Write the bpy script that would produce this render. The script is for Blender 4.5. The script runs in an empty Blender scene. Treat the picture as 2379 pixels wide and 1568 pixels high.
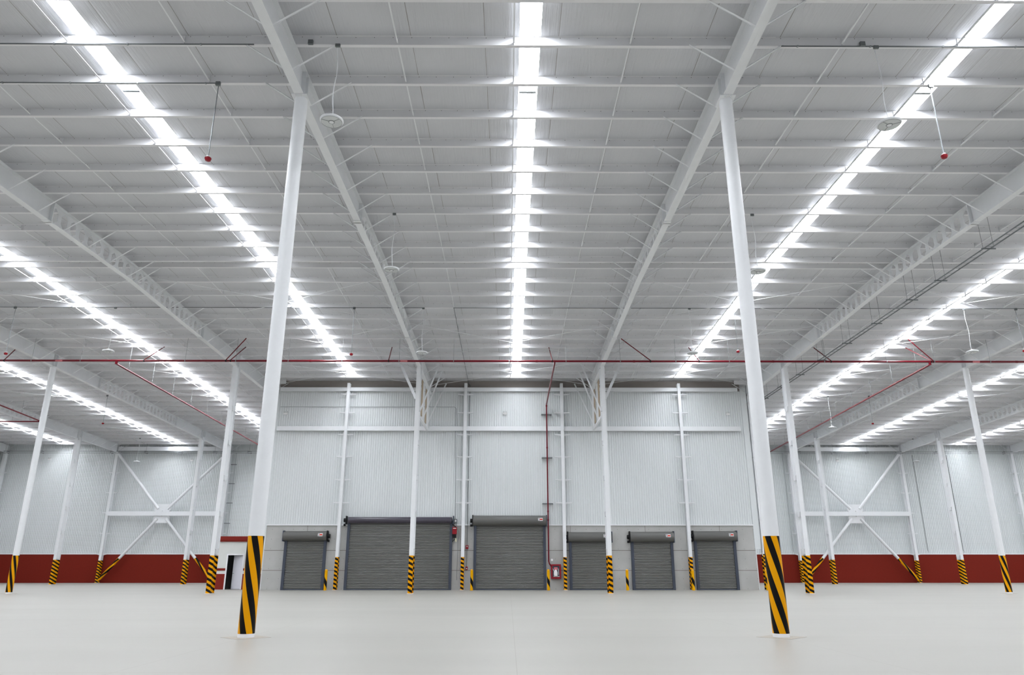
import bpy, math, random
from mathutils import Vector
random.seed(7)
S = bpy.context.scene
COL = S.collection

# ------------------------------------------------------------------ camera, world, exposure
CX, CH = -.12, 1.36
cam = bpy.data.cameras.new('camera'); cam_o = bpy.data.objects.new('camera', cam); COL.objects.link(cam_o)
cam.sensor_fit = 'HORIZONTAL'; cam.sensor_width = 36.0; cam.lens = 36.0 * 1682.0 / 2379.0
cam.clip_end = 400; cam.clip_start = .05
cam_o.location = (CX, 0, CH); cam_o.rotation_euler = (math.pi / 2 + .3077, 0, -.0048)
S.camera = cam_o
W = bpy.data.worlds.new('world'); S.world = W; W.use_nodes = True
W.node_tree.nodes['Background'].inputs[0].default_value = (.84, .89, 1.0, 1)
W.node_tree.nodes['Background'].inputs[1].default_value = .35
SKY_EMIT = 35.0
S.view_settings.view_transform = 'Standard'; S.view_settings.look = 'None'
S.view_settings.exposure = 0.0; S.view_settings.gamma = 1.0; S.view_settings.use_curve_mapping = False

# ------------------------------------------------------------------ building grid
B = 10.98
Y1, Y2, Y3, YC, YW = 16.0, 42.1, 64.4, 48.7, 71.8
RIDGE = 29.08
def ZR(Y):                       # underside of the purlins = top of the rafters
    return 13.926 - .0199 * (RIDGE - Y) if Y < RIDGE else 13.926 - .0249 * (Y - RIDGE)
PH = .25                         # purlin height
RD = .76                         # rafter depth
FRONT = [28.75 - 1.545 * j for j in range(15)]
BACK = [29.42 + 1.60 * j for j in range(27)]

# ------------------------------------------------------------------ materials
def nodes(name):
    m = bpy.data.materials.new(name); m.use_nodes = True
    nt = m.node_tree; return m, nt, nt.nodes['Principled BSDF']
def N(nt, t, **kw):
    n = nt.nodes.new(t)
    for k, v in kw.items(): setattr(n, k, v)
    return n
def math_n(nt, op, a, b=None, c=None):
    n = N(nt, 'ShaderNodeMath', operation=op)
    for i, v in enumerate((a, b, c)):
        if v is None: continue
        if isinstance(v, (int, float)): n.inputs[i].default_value = v
        else: nt.links.new(v, n.inputs[i])
    return n.outputs[0]
def mix_n(nt, f, a, b):
    n = N(nt, 'ShaderNodeMix', data_type='RGBA')
    for i, v in ((0, f), (6, a), (7, b)):
        if isinstance(v, (int, float)): n.inputs[i].default_value = v
        elif isinstance(v, tuple): n.inputs[i].default_value = (*v, 1)
        else: nt.links.new(v, n.inputs[i])
    return n.outputs[2]
def objxyz(nt):
    tc = N(nt, 'ShaderNodeTexCoord'); s = N(nt, 'ShaderNodeSeparateXYZ')
    nt.links.new(tc.outputs['Object'], s.inputs[0]); return tc, s.outputs[0], s.outputs[1], s.outputs[2]
def plain(name, col, rough=.5, metal=0.0, var=.04, scale=3.0, spec=.5):
    m, nt, p = nodes(name)
    tc = N(nt, 'ShaderNodeTexCoord'); no = N(nt, 'ShaderNodeTexNoise'); no.inputs['Scale'].default_value = scale
    nt.links.new(tc.outputs['Object'], no.inputs['Vector'])
    lo = tuple(max(0, c * (1 - var)) for c in col); hi = tuple(min(1, c * (1 + var)) for c in col)
    nt.links.new(mix_n(nt, no.outputs['Fac'], lo, hi), p.inputs['Base Color'])
    p.inputs['Roughness'].default_value = rough; p.inputs['Metallic'].default_value = metal
    p.inputs['Specular IOR Level'].default_value = spec
    return m
M = {}
M['white'] = plain('white_paint', (.80, .815, .83), .38)
def purlin_mat():
    m, nt, p = nodes('purlin_paint'); tc, x, y, z = objxyz(nt)
    fx = math_n(nt, 'SUBTRACT', math_n(nt, 'MODULO', math_n(nt, 'ADD', x, 46), .46), .23); dz = math_n(nt, 'SUBTRACT', z, .215)
    d = math_n(nt, 'ADD', math_n(nt, 'MULTIPLY', fx, fx), math_n(nt, 'MULTIPLY', dz, dz))
    nt.links.new(mix_n(nt, math_n(nt, 'LESS_THAN', d, .00011), (.80, .80, .815), (.12, .12, .12)), p.inputs['Base Color'])   # punched holes
    p.inputs['Roughness'].default_value = .42; return m
M['purlin'] = purlin_mat()
M['wallsheet'] = plain('white_wall_sheet', (.70, .73, .735), .33, var=.02)
M['trimwhite'] = plain('white_trim', (.84, .84, .86), .4)
M['redwall'] = plain('dark_red_masonry', (.185, .017, .009), .8, var=.12, scale=9, spec=.15)
M['redpipe'] = plain('red_pipe_paint', (.15, .004, .012), .3, spec=.3)
M['redpart'] = plain('bright_red_enamel', (.26, .006, .014), .35, spec=.3)
M['cornice'] = plain('red_cornice', (.22, .02, .013), .7, spec=.2)
M['cream'] = plain('cream_plaster', (.70, .71, .68), .7)
M['guide'] = plain('blue_grey_steel', (.055, .065, .09), .55, spec=.3)
M['hood'] = plain('grey_hood_steel', (.12, .12, .112), .45, spec=.35)
M['coil'] = plain('dark_violet_grey_coil', (.055, .048, .066), .32)
M['slat'] = plain('grey_slat_steel', (.17, .172, .162), .33)
M['black'] = plain('black_plastic', (.008, .008, .009), .5, spec=.2)
M['galv'] = plain('galvanised_steel', (.30, .32, .33), .4, .6)
M['conduit'] = plain('grey_conduit', (.16, .175, .18), .45, .3)
M['tan'] = plain('tan_board', (.42, .34, .25), .8)
M['recess_shade'] = plain('brown_grey_recess_shade', (.30, .27, .25), .8)  # dark tone carries the shade of the recess under the roof
M['doorleaf'] = plain('white_door_leaf', (.74, .74, .80), .4)
M['yellow'] = plain('yellow_paint', (.80, .38, .0), .4)
M['lens'] = plain('milky_lens', (.62, .64, .64), .3)
M['paper'] = plain('white_paper', (.8, .8, .8), .7)
M['pink'] = plain('pink_notice', (.55, .16, .18), .7)
M['navy'] = plain('navy_ink', (.02, .02, .06), .6)
M['orange'] = plain('orange_red_print', (.55, .045, .02), .6)
M['bulb'] = plain('cream_hand_grip', (.75, .70, .5), .6)

# roof insulation facing: fine wrinkles running up the slope, taped seams every 1.83 m
def insulation():
    m, nt, p = nodes('white_vinyl_insulation')
    tc, x, y, z = objxyz(nt)
    a = math_n(nt, 'ABSOLUTE', math_n(nt, 'SUBTRACT', math_n(nt, 'FRACT', math_n(nt, 'DIVIDE', math_n(nt, 'ADD', x, 100 * 1.83 - 1.11 + .915), 1.83)), .5))
    wob = N(nt, 'ShaderNodeTexNoise'); wob.inputs['Scale'].default_value = .8; nt.links.new(tc.outputs['Object'], wob.inputs['Vector'])
    line = math_n(nt, 'LESS_THAN', a, math_n(nt, 'MULTIPLY', wob.outputs['Fac'], .008))
    mp = N(nt, 'ShaderNodeMapping'); mp.inputs['Scale'].default_value = (9, .45, 1); nt.links.new(tc.outputs['Object'], mp.inputs['Vector'])
    no = N(nt, 'ShaderNodeTexNoise'); no.inputs['Scale'].default_value = 2.2; no.inputs['Detail'].default_value = 4
    nt.links.new(mp.outputs[0], no.inputs['Vector'])
    mott = N(nt, 'ShaderNodeTexNoise'); mott.inputs['Scale'].default_value = .35; nt.links.new(tc.outputs['Object'], mott.inputs['Vector'])
    base = mix_n(nt, mott.outputs['Fac'], (.56, .568, .592), (.64, .648, .672))
    nt.links.new(mix_n(nt, line, base, (.28, .27, .255)), p.inputs['Base Color'])
    bu = N(nt, 'ShaderNodeBump'); bu.inputs['Strength'].default_value = .5; bu.inputs['Distance'].default_value = .03
    hh = math_n(nt, 'ADD', no.outputs['Fac'], math_n(nt, 'MULTIPLY', math_n(nt, 'MINIMUM', a, .03), 18.0))
    nt.links.new(hh, bu.inputs['Height']); nt.links.new(bu.outputs[0], p.inputs['Normal'])
    p.inputs['Roughness'].default_value = .34
    return m
M['insul'] = insulation()

# painted hazard stripes on flat steel faces / spiral stripes on round steel
def stripes(name, pitch, sx, sy, off=0.0):
    m, nt, p = nodes(name); tc, x, y, z = objxyz(nt)
    v = math_n(nt, 'ADD', z, math_n(nt, 'ADD', math_n(nt, 'MULTIPLY', x, sx), math_n(nt, 'MULTIPLY', y, sy)))
    f = math_n(nt, 'FRACT', math_n(nt, 'ADD', math_n(nt, 'DIVIDE', v, pitch), 20 + off))
    nt.links.new(mix_n(nt, math_n(nt, 'LESS_THAN', f, .5), (.78, .34, .0), (.006, .0055, .0055)), p.inputs['Base Color']); p.inputs['Specular IOR Level'].default_value = .12
    p.inputs['Roughness'].default_value = .42; return m
def spiral(name, n, twist, off):
    m, nt, p = nodes(name); tc, x, y, z = objxyz(nt)
    th = math_n(nt, 'ARCTAN2', y, x)
    v = math_n(nt, 'DIVIDE', math_n(nt, 'ADD', th, math_n(nt, 'MULTIPLY', z, twist)), 2 * math.pi / n)
    f = math_n(nt, 'FRACT', math_n(nt, 'ADD', v, 20 + off))
    nt.links.new(mix_n(nt, math_n(nt, 'LESS_THAN', f, .5), (.78, .34, .0), (.006, .0055, .0055)), p.inputs['Base Color']); p.inputs['Specular IOR Level'].default_value = .12
    p.inputs['Roughness'].default_value = .4; return m
M['haz'] = stripes('hazard_stripes', .28, .5, .32)
M['haz2'] = stripes('hazard_stripes_mirrored', .28, .5, -.36, .3)
M['hazw'] = stripes('hazard_stripes_narrow', .25, .42, .4)
M['hazw2'] = stripes('hazard_stripes_narrow_mirrored', .25, .42, -.4, .4)
M['spiral'] = spiral('hazard_spiral', 4, math.pi / 2, 0)
def phase_for(z, theta_deg):      # offset so a black stripe is centred at theta at height z
    v = (math.radians(theta_deg) + z * math.pi / 2) / (math.pi / 2)
    return (.25 - v) % 1.0
M['spiralL'] = spiral('hazard_spiral_left', 4, math.pi / 2, phase_for(2.0, -90 + 4.5))
M['spiralR'] = spiral('hazard_spiral_right', 4, math.pi / 2, phase_for(2.0, -90 - 45))
def bollard_mat():
    m, nt, p = nodes('yellow_bollard_one_black_band'); tc, x, y, z = objxyz(nt)
    th = math_n(nt, 'ARCTAN2', x, math_n(nt, 'MULTIPLY', y, -1))      # 0 at the side facing the hall
    c = math_n(nt, 'SUBTRACT', .50, math_n(nt, 'MULTIPLY', th, .40 / math.pi * 1.15))
    d = math_n(nt, 'ABSOLUTE', math_n(nt, 'SUBTRACT', z, c))
    nt.links.new(mix_n(nt, math_n(nt, 'LESS_THAN', d, .19), (.82, .40, .0), (.006, .0055, .0055)), p.inputs['Base Color']); p.inputs['Specular IOR Level'].default_value = .12
    p.inputs['Roughness'].default_value = .4; return m
M['bollard'] = bollard_mat()
def brace_band(name, dx, dz):     # one long stripe twisting slowly along the brace axis
    m, nt, p = nodes(name); tc, x, y, z = objxyz(nt); L = math.hypot(dx, dz); ux, uz = dx / L, dz / L
    d = math_n(nt, 'ADD', math_n(nt, 'MULTIPLY', x, -uz), math_n(nt, 'MULTIPLY', z, ux))
    a = math_n(nt, 'ADD', math_n(nt, 'MULTIPLY', x, ux), math_n(nt, 'MULTIPLY', z, uz))
    v = math_n(nt, 'ADD', math_n(nt, 'DIVIDE', d, .30), math_n(nt, 'MULTIPLY', a, .55))
    nt.links.new(mix_n(nt, math_n(nt, 'LESS_THAN', math_n(nt, 'FRACT', math_n(nt, 'ADD', v, 20)), .5), (.78, .34, .0), (.006, .0055, .0055)), p.inputs['Base Color'])
    p.inputs['Specular IOR Level'].default_value = .12; return m

def concrete_wall():
    m, nt, p = nodes('precast_concrete'); tc, x, y, z = objxyz(nt)
    n1 = N(nt, 'ShaderNodeTexNoise'); n1.inputs['Scale'].default_value = .9; n1.inputs['Detail'].default_value = 6
    n2 = N(nt, 'ShaderNodeTexNoise'); n2.inputs['Scale'].default_value = 14; n2.inputs['Detail'].default_value = 3
    for n in (n1, n2): nt.links.new(tc.outputs['Object'], n.inputs['Vector'])
    base = mix_n(nt, n1.outputs['Fac'], (.36, .36, .345), (.56, .56, .545))
    base = mix_n(nt, math_n(nt, 'MULTIPLY', n2.outputs['Fac'], .35), base, (.42, .41, .39))
    def line(c, at, w): return math_n(nt, 'LESS_THAN', math_n(nt, 'ABSOLUTE', math_n(nt, 'SUBTRACT', c, at)), w)
    j = math_n(nt, 'MAXIMUM', line(z, 1.19, .016), line(z, 2.42, .018))
    for xv in (-13.18, 3.91, 8.79, 13.64):
        j = math_n(nt, 'MAXIMUM', j, math_n(nt, 'MULTIPLY', line(x, xv, .013), math_n(nt, 'GREATER_THAN', z, 3.3)))
    fx = math_n(nt, 'SUBTRACT', math_n(nt, 'MODULO', math_n(nt, 'ADD', x, 60), .68), .34)
    fz = math_n(nt, 'SUBTRACT', math_n(nt, 'MODULO', math_n(nt, 'ADD', z, .23), .61), .30)
    d = math_n(nt, 'ADD', math_n(nt, 'MULTIPLY', fx, fx), math_n(nt, 'MULTIPLY', fz, fz))
    dots = math_n(nt, 'LESS_THAN', d, .0003)
    base = mix_n(nt, math_n(nt, 'MAXIMUM', j, dots), base, (.19, .165, .145))
    nt.links.new(base, p.inputs['Base Color']); p.inputs['Roughness'].default_value = .8
    return m
M['concrete'] = concrete_wall()
def floor_mat():
    m, nt, p = nodes('power_trowelled_concrete'); tc, x, y, z = objxyz(nt)
    mp = N(nt, 'ShaderNodeMapping'); mp.inputs['Scale'].default_value = (.25, 1.0, 1); nt.links.new(tc.outputs['Object'], mp.inputs['Vector'])
    n1 = N(nt, 'ShaderNodeTexNoise'); n1.inputs['Scale'].default_value = .35; n1.inputs['Detail'].default_value = 5
    nt.links.new(mp.outputs[0], n1.inputs['Vector'])
    n2 = N(nt, 'ShaderNodeTexNoise'); n2.inputs['Scale'].default_value = 6; n2.inputs['Detail'].default_value = 6
    nt.links.new(tc.outputs['Object'], n2.inputs['Vector'])
    base = mix_n(nt, n1.outputs['Fac'], (.33, .322, .292), (.43, .42, .382))
    base = mix_n(nt, math_n(nt, 'MULTIPLY', n2.outputs['Fac'], .25), base, (.37, .355, .32))
    def joint(c, at, per, w):
        f = math_n(nt, 'MODULO', math_n(nt, 'ADD', c, 200 * per - at + per / 2), per)
        return math_n(nt, 'LESS_THAN', math_n(nt, 'ABSOLUTE', math_n(nt, 'SUBTRACT', f, per / 2)), w)
    j = joint(y, 16.0, 5.22, .009)
    j = math_n(nt, 'MAXIMUM', j, joint(x, B / 2, B / 2, .006))
    base = mix_n(nt, math_n(nt, 'MULTIPLY', j, .55), base, (.25, .23, .2))
    nt.links.new(base, p.inputs['Base Color'])
    p.inputs['Roughness'].default_value = .42; p.inputs['Specular IOR Level'].default_value = .4
    bu = N(nt, 'ShaderNodeBump'); bu.inputs['Strength'].default_value = .15; bu.inputs['Distance'].default_value = .02
    nt.links.new(n1.outputs['Fac'], bu.inputs['Height']); nt.links.new(bu.outputs[0], p.inputs['Normal'])
    return m
M['floor'] = floor_mat()
def daylight():
    m, nt, p = nodes('translucent_skylight_sheet')
    no = N(nt, 'ShaderNodeTexNoise'); no.inputs['Scale'].default_value = .6
    tc = N(nt, 'ShaderNodeTexCoord'); nt.links.new(tc.outputs['Object'], no.inputs['Vector'])
    p.inputs['Base Color'].default_value = (.8, .85, .9, 1)
    nt.links.new(mix_n(nt, no.outputs['Fac'], (.905, .935, .99), (.93, .955, 1.0)), p.inputs['Emission Color'])
    p.inputs['Emission Strength'].default_value = SKY_EMIT
    return m
M['daylight'] = daylight()

# ------------------------------------------------------------------ mesh helpers
ORG = {}
class MB:
    def __init__(s): s.v = []; s.f = []
    def add(s, vs, fs):
        n = len(s.v); s.v += [tuple(v) for v in vs]; s.f += [tuple(i + n for i in f) for f in fs]; return s
    def box(s, x0, x1, y0, y1, z0, z1):
        v = [(x, y, z) for z in (z0, z1) for y in (y0, y1) for x in (x0, x1)]
        return s.add(v, [(0, 2, 3, 1), (4, 5, 7, 6), (0, 1, 5, 4), (2, 6, 7, 3), (0, 4, 6, 2), (1, 3, 7, 5)])
    def bar(s, a, b, w, h=None, up=(0, 0, 1)):
        a, b = Vector(a), Vector(b); d = (b - a).normalized(); up = Vector(up)
        if abs(d.dot(up)) > .98: up = Vector((0, 1, 0))
        r = d.cross(up).normalized(); u = r.cross(d); h = w if h is None else h
        v = [p + r * (i * w / 2) + u * (j * h / 2) for p in (a, b) for i, j in ((-1, -1), (1, -1), (1, 1), (-1, 1))]
        return s.add(v, [(3, 2, 1, 0), (4, 5, 6, 7), (0, 1, 5, 4), (1, 2, 6, 5), (2, 3, 7, 6), (3, 0, 4, 7)])
    def tube(s, pts, r, n=8, caps=True):
        pts = [Vector(p) for p in pts]; rings = []
        for i, p in enumerate(pts):
            d = (pts[min(i + 1, len(pts) - 1)] - pts[max(i - 1, 0)]).normalized()
            up = Vector((0, 0, 1)) if abs(d.z) < .9 else Vector((0, 1, 0))
            a = d.cross(up).normalized(); b = a.cross(d)
            rings.append([p + a * (r * math.cos(t)) + b * (r * math.sin(t)) for t in (2 * math.pi * k / n for k in range(n))])
        v = [q for ring in rings for q in ring]; f = []
        for i in range(len(pts) - 1):
            for k in range(n): f.append((i * n + k, i * n + (k + 1) % n, (i + 1) * n + (k + 1) % n, (i + 1) * n + k))
        if caps: f += [tuple(range(n))[::-1], tuple((len(pts) - 1) * n + k for k in range(n))]
        return s.add(v, f)
    def lathe(s, prof, cx=0, cy=0, n=24):
        v = [(cx + r * math.cos(2 * math.pi * k / n), cy + r * math.sin(2 * math.pi * k / n), z) for r, z in prof for k in range(n)]
        f = [(i * n + k, i * n + (k + 1) % n, (i + 1) * n + (k + 1) % n, (i + 1) * n + k) for i in range(len(prof) - 1) for k in range(n)]
        f += [tuple(range(n))[::-1], tuple((len(prof) - 1) * n + k for k in range(n))]
        return s.add(v, f)
    def prism(s, poly, fn, t0, t1):   # poly of 2-D points mapped by fn(p, t) at both ends
        n = len(poly); v = [fn(p, t0) for p in poly] + [fn(p, t1) for p in poly]
        f = [(k, (k + 1) % n, n + (k + 1) % n, n + k) for k in range(n)] + [tuple(range(n))[::-1], tuple(range(n, 2 * n))]
        return s.add(v, f)
    def build(s, name, mat, parent=None, loc=None, smooth=False):
        if loc is None:
            if parent is not None: loc = ORG[parent.name]
            else:
                xs, ys, zs = zip(*s.v); loc = ((min(xs) + max(xs)) / 2, (min(ys) + max(ys)) / 2, min(zs))
        loc = Vector(loc)
        me = bpy.data.meshes.new(name)
        me.from_pydata([tuple(Vector(v) - loc) for v in s.v], [], s.f); me.validate(); me.update()
        import bmesh
        bm = bmesh.new(); bm.from_mesh(me); bmesh.ops.recalc_face_normals(bm, faces=bm.faces); bm.to_mesh(me); bm.free()
        if smooth:
            for p in me.polygons: p.use_smooth = True
            me.set_sharp_from_angle(angle=math.radians(40))
        me.materials.append(M[mat] if isinstance(mat, str) else mat)
        o = bpy.data.objects.new(name, me); COL.objects.link(o)
        if parent is not None:
            o.parent = parent; o.location = loc - Vector(ORG[parent.name])
        else: o.location = loc
        ORG[o.name] = tuple(loc)
        return o
def thing(name, loc, label, cat, group=None):
    o = bpy.data.objects.new(name, None); COL.objects.link(o); o.location = loc; o.empty_display_size = .3
    ORG[o.name] = tuple(loc); return tag(o, label, cat, group)
def tag(o, label, cat, group=None):
    o['label'] = label; o['category'] = cat
    if group: o['group'] = group
    return o
def struct(o): o['kind'] = 'structure'; return o
def copy_tree(o, parent=None, loc=None):
    c = o.copy(); COL.objects.link(c); c.parent = parent
    if loc is not None: c.location = loc
    ORG[c.name] = tuple(c.location) if parent is None else tuple(Vector(ORG[parent.name]) + c.location)
    for ch in list(o.children): copy_tree(ch, c)
    return c
def wall_sheet(mb, x0, x1, y, z0, z1, pitch=.155, depth=.028, face=-1):   # ribbed sheet in the XZ plane
    n = int((x1 - x0) / pitch); p = (x1 - x0) / n; pts = []
    for i in range(n):
        a = x0 + i * p
        pts += [(a, 0), (a + p * .62, 0), (a + p * .72, 1), (a + p * .90, 1)]
    pts.append((x1, 0)); v = []; f = []
    zt = z1 if callable(z1) else (lambda x: z1)
    for x, d in pts: v += [(x, y - face * d * depth, z0), (x, y - face * d * depth, zt(x))]
    for i in range(len(pts) - 1): f.append((2 * i, 2 * i + 2, 2 * i + 3, 2 * i + 1))
    mb.add(v, f)
ORD = ['first', 'second', 'third', 'fourth', 'fifth', 'sixth', 'seventh', 'eighth', 'ninth', 'tenth', 'eleventh', 'twelfth', 'thirteenth',
       'fourteenth', 'fifteenth', 'sixteenth', 'seventeenth', 'eighteenth', 'nineteenth', 'twentieth', 'twenty-first', 'twenty-second',
       'twenty-third', 'twenty-fourth', 'twenty-fifth', 'twenty-sixth', 'twenty-seventh']
def side(k): return 'left' if k < 0 else 'right'
def bayname(k): return 'middle bay' if k == 0 else '%s bay %s of middle' % (ORD[abs(k) - 1], side(k))

# ------------------------------------------------------------------ the shell
XL, XR, YB = -50.2, 60.5, -7.0
struct(MB().box(XL - 1, XR + 1, YB - 8, YW + 1, -.3, 0).build('floor', 'floor', loc=(0, 0, 0)))

def deck_y(y0, y1): return [y for y in (y0, RIDGE, y1) if y0 <= y <= y1] if y0 < RIDGE < y1 else [y0, y1]
deck = MB()
def slab(x0, x1, y0, y1, lo=PH, hi=PH + .10):
    ys = deck_y(y0, y1); v = []; f = []
    for y in ys: v += [(x0, y, ZR(y) + lo), (x1, y, ZR(y) + lo), (x1, y, ZR(y) + hi), (x0, y, ZR(y) + hi)]
    for i in range(len(ys) - 1):
        a, b = 4 * i, 4 * i + 4
        f += [(a, a + 1, b + 1, b), (a + 1, a + 2, b + 2, b + 1), (a + 2, a + 3, b + 3, b + 2), (a + 3, a, b, b + 3)]
    f += [(0, 3, 2, 1), (b, b + 1, b + 2, b + 3)]
    deck.add(v, f)
SK0, SK1 = .14, .66
edges = [XL]
for k in range(-4, 6): edges += [k * B + SK0, k * B + SK1]
edges.append(XR)
for i in range(0, len(edges), 2): slab(edges[i], edges[i + 1], YB, YW + .6)
def sky_range(k): return (-4.0, 47.3 if abs(k) <= 1 else 70.9)
for k in range(-4, 6):
    a, b = sky_range(k)
    slab(k * B + SK0, k * B + SK1, YB, a); slab(k * B + SK0, k * B + SK1, b, YW + .6)
ceil = struct(deck.build('ceiling', 'insul', loc=(0, 0, 0)))
for k in range(-4, 6):
    a, b = sky_range(k); ys = deck_y(a, b); mb = MB()
    v = []
    for y in ys:
        for x, z in ((k * B + SK0, PH + .03), (k * B + SK1 + .0, PH + .03), (k * B + SK1 + .0, PH + .045), (k * B + SK0 - .0, PH + .045)):
            v.append((x, y, ZR(y) + z))
    f = []
    for i in range(len(ys) - 1):
        p, q = 4 * i, 4 * i + 4
        f += [(p, p + 1, q + 1, q), (p + 1, p + 2, q + 2, q + 1), (p + 2, p + 3, q + 3, q + 2), (p + 3, p, q, q + 3)]
    mb.add(v, f + [(0, 3, 2, 1), (q, q + 1, q + 2, q + 3)])
    t = thing('skylight', (k * B + .4, Y1, ZR(Y1) + PH + .1), 'long glowing white skylight strip in the roof, %s' % bayname(k), 'skylight', 'skylight strips in the roof')
    mb.build('translucent_panel', 'daylight', t)
    if abs(k) <= 1:
        MB().box(k * B + SK0 + .02, k * B + SK1 - .03, 17.05, 17.14, ZR(17.1) + PH - .01, ZR(17.1) + PH + .01).build('lap_strip', 'galv', t)

# back wall in two stretches, side walls, and the block with the shutters
XB = 15.86
for sd, x0, x1 in (('back_left', XL, -XB), ('back_right', XB, XR)):
    mb = MB(); wall_sheet(mb, x0, x1, YW, 2.62, ZR(YW) + PH + .02, pitch=.165, depth=.038)
    struct(mb.build('wall_' + sd, 'wallsheet', loc=(0, YW, 0)))
    struct(MB().box(x0, x1, YW - .12, YW + .3, 0, 2.55).build('wall_' + sd + '_base', 'redwall', loc=(0, YW, 0)))
    struct(MB().box(x0, x1, YW - .16, YW + .05, 2.55, 2.63).build('trim_1' if x0 < 0 else 'trim_2', 'trimwhite'))
for nm, x in (('left', XL), ('right', XR)):
    ys = [YB, RIDGE, YW]; v = []
    for y in ys: v += [(x, y, 0), (x, y, ZR(y) + PH + .05)]
    mb = MB().add(v, [(0, 2, 3, 1), (2, 4, 5, 3)])
    struct(mb.build('wall_' + nm, 'wallsheet'))
    struct(MB().box(min(x, x + (.1 if x < 0 else -.1)), max(x, x + (.1 if x < 0 else -.1)), YB, YW - .2, 0, 2.55).build('wall_%s_base' % nm, 'redwall'))
mb = MB(); wall_sheet(mb, -XB, XB, YC, 4.02, 12.95)
struct(mb.build('wall_front', 'wallsheet', loc=(0, YC, 0)))
struct(MB().box(-XB, XB, YC + .0, YC + .30, 0, 4.0).build('wall_front_concrete', 'concrete', loc=(0, YC, 0)))
struct(MB().box(-XB, XB, YC + .10, YC + .2, 12.9, ZR(YC) + PH + .02).build('wall_front_top', 'recess_shade'))  # recessed wall top, its shade put into the colour
struct(MB().box(-XB, XB, YC - .07, YC + .05, 3.97, 4.04).build('trim_3', 'trimwhite'))
for s_ in (-1, 1):
    x = s_ * XB
    mb = MB().box(min(x, x + s_ * .05), max(x, x + s_ * .05), YC, YW, 0, ZR(YC) - .2)
    struct(mb.build('wall_%s_block' % side(s_), 'wallsheet'))
    struct(MB().box(min(x - s_ * .02, x + s_ * .36), max(x - s_ * .02, x + s_ * .36), YC - .03, YC + .1, 2.5, 13.2).build('trim_4' if s_ < 0 else 'trim_5', 'wallsheet'))

# ------------------------------------------------------------------ rafters
def ibeam_xs(mb, x, ya, yb, za, zb, d, bf=.24, tf=.016, tw=.01):   # solid I segment along Y, top at za/zb
    for lo, hi, w in ((-tf, 0, bf), (-d, -d + tf, bf)):
        v = [(x + i * w / 2, y, z + h) for y, z in ((ya, za), (yb, zb)) for i, h in ((-1, lo), (1, lo), (1, hi), (-1, hi))]
        mb.add(v, [(3, 2, 1, 0), (4, 5, 6, 7), (0, 1, 5, 4), (1, 2, 6, 5), (2, 3, 7, 6), (3, 0, 4, 7)])
    v = [(x + i * tw / 2, y, z + h) for y, z in ((ya, za), (yb, zb)) for i, h in ((-1, -d), (1, -d), (1, 0), (-1, 0))]
    return mb.add(v, [(3, 2, 1, 0), (4, 5, 6, 7), (0, 1, 5, 4), (1, 2, 6, 5), (2, 3, 7, 6), (3, 0, 4, 7)])
def castellated(x, ya, yb):
    mb = MB(); za, zb = ZR(ya), ZR(yb); tf, d, bf = .016, RD, .24
    for lo, hi in ((-tf, 0), (-d, -d + tf)):
        v = [(x + i * bf / 2, y, z + h) for y, z in ((ya, za), (yb, zb)) for i, h in ((-1, lo), (1, lo), (1, hi), (-1, hi))]
        mb.add(v, [(3, 2, 1, 0), (4, 5, 6, 7), (0, 1, 5, 4), (1, 2, 6, 5), (2, 3, 7, 6), (3, 0, 4, 7)])
    n = max(1, round((yb - ya) / .56)); p = (yb - ya) / n; w, h = p * .31, .29
    for i in range(n):
        y = ya + (i + .5) * p; zc = za + (zb - za) * ((y - ya) / (yb - ya)) - d / 2
        sl = (zb - za) / (yb - ya)
        out = [(0, d / 2), (p / 2, d / 2), (p / 2, -d / 2), (0, -d / 2), (-p / 2, -d / 2), (-p / 2, d / 2)]
        hx = [(0, h), (w, h * .5), (w, -h * .5), (0, -h), (-w, -h * .5), (-w, h * .5)]
        v = []
        for sx in (-.006, .006):
            v += [(x + sx, y + a, zc + b + sl * a) for a, b in out] + [(x + sx, y + a, zc + b + sl * a) for a, b in hx]
        f = []
        for k in range(6):
            k2 = (k + 1) % 6
            f += [(k, k2, 6 + k2, 6 + k), (12 + k2, 12 + k, 18 + k, 18 + k2), (6 + k, 6 + k2, 18 + k2, 18 + k)]
        mb.add(v, f)
    return mb
RL = [m + .5 for m in range(-5, 5)]
def rafname(m): return '%s rafter %s of the middle skylight' % (ORD[int(abs(m) - .5)], side(m))
brace_me = {}
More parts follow.
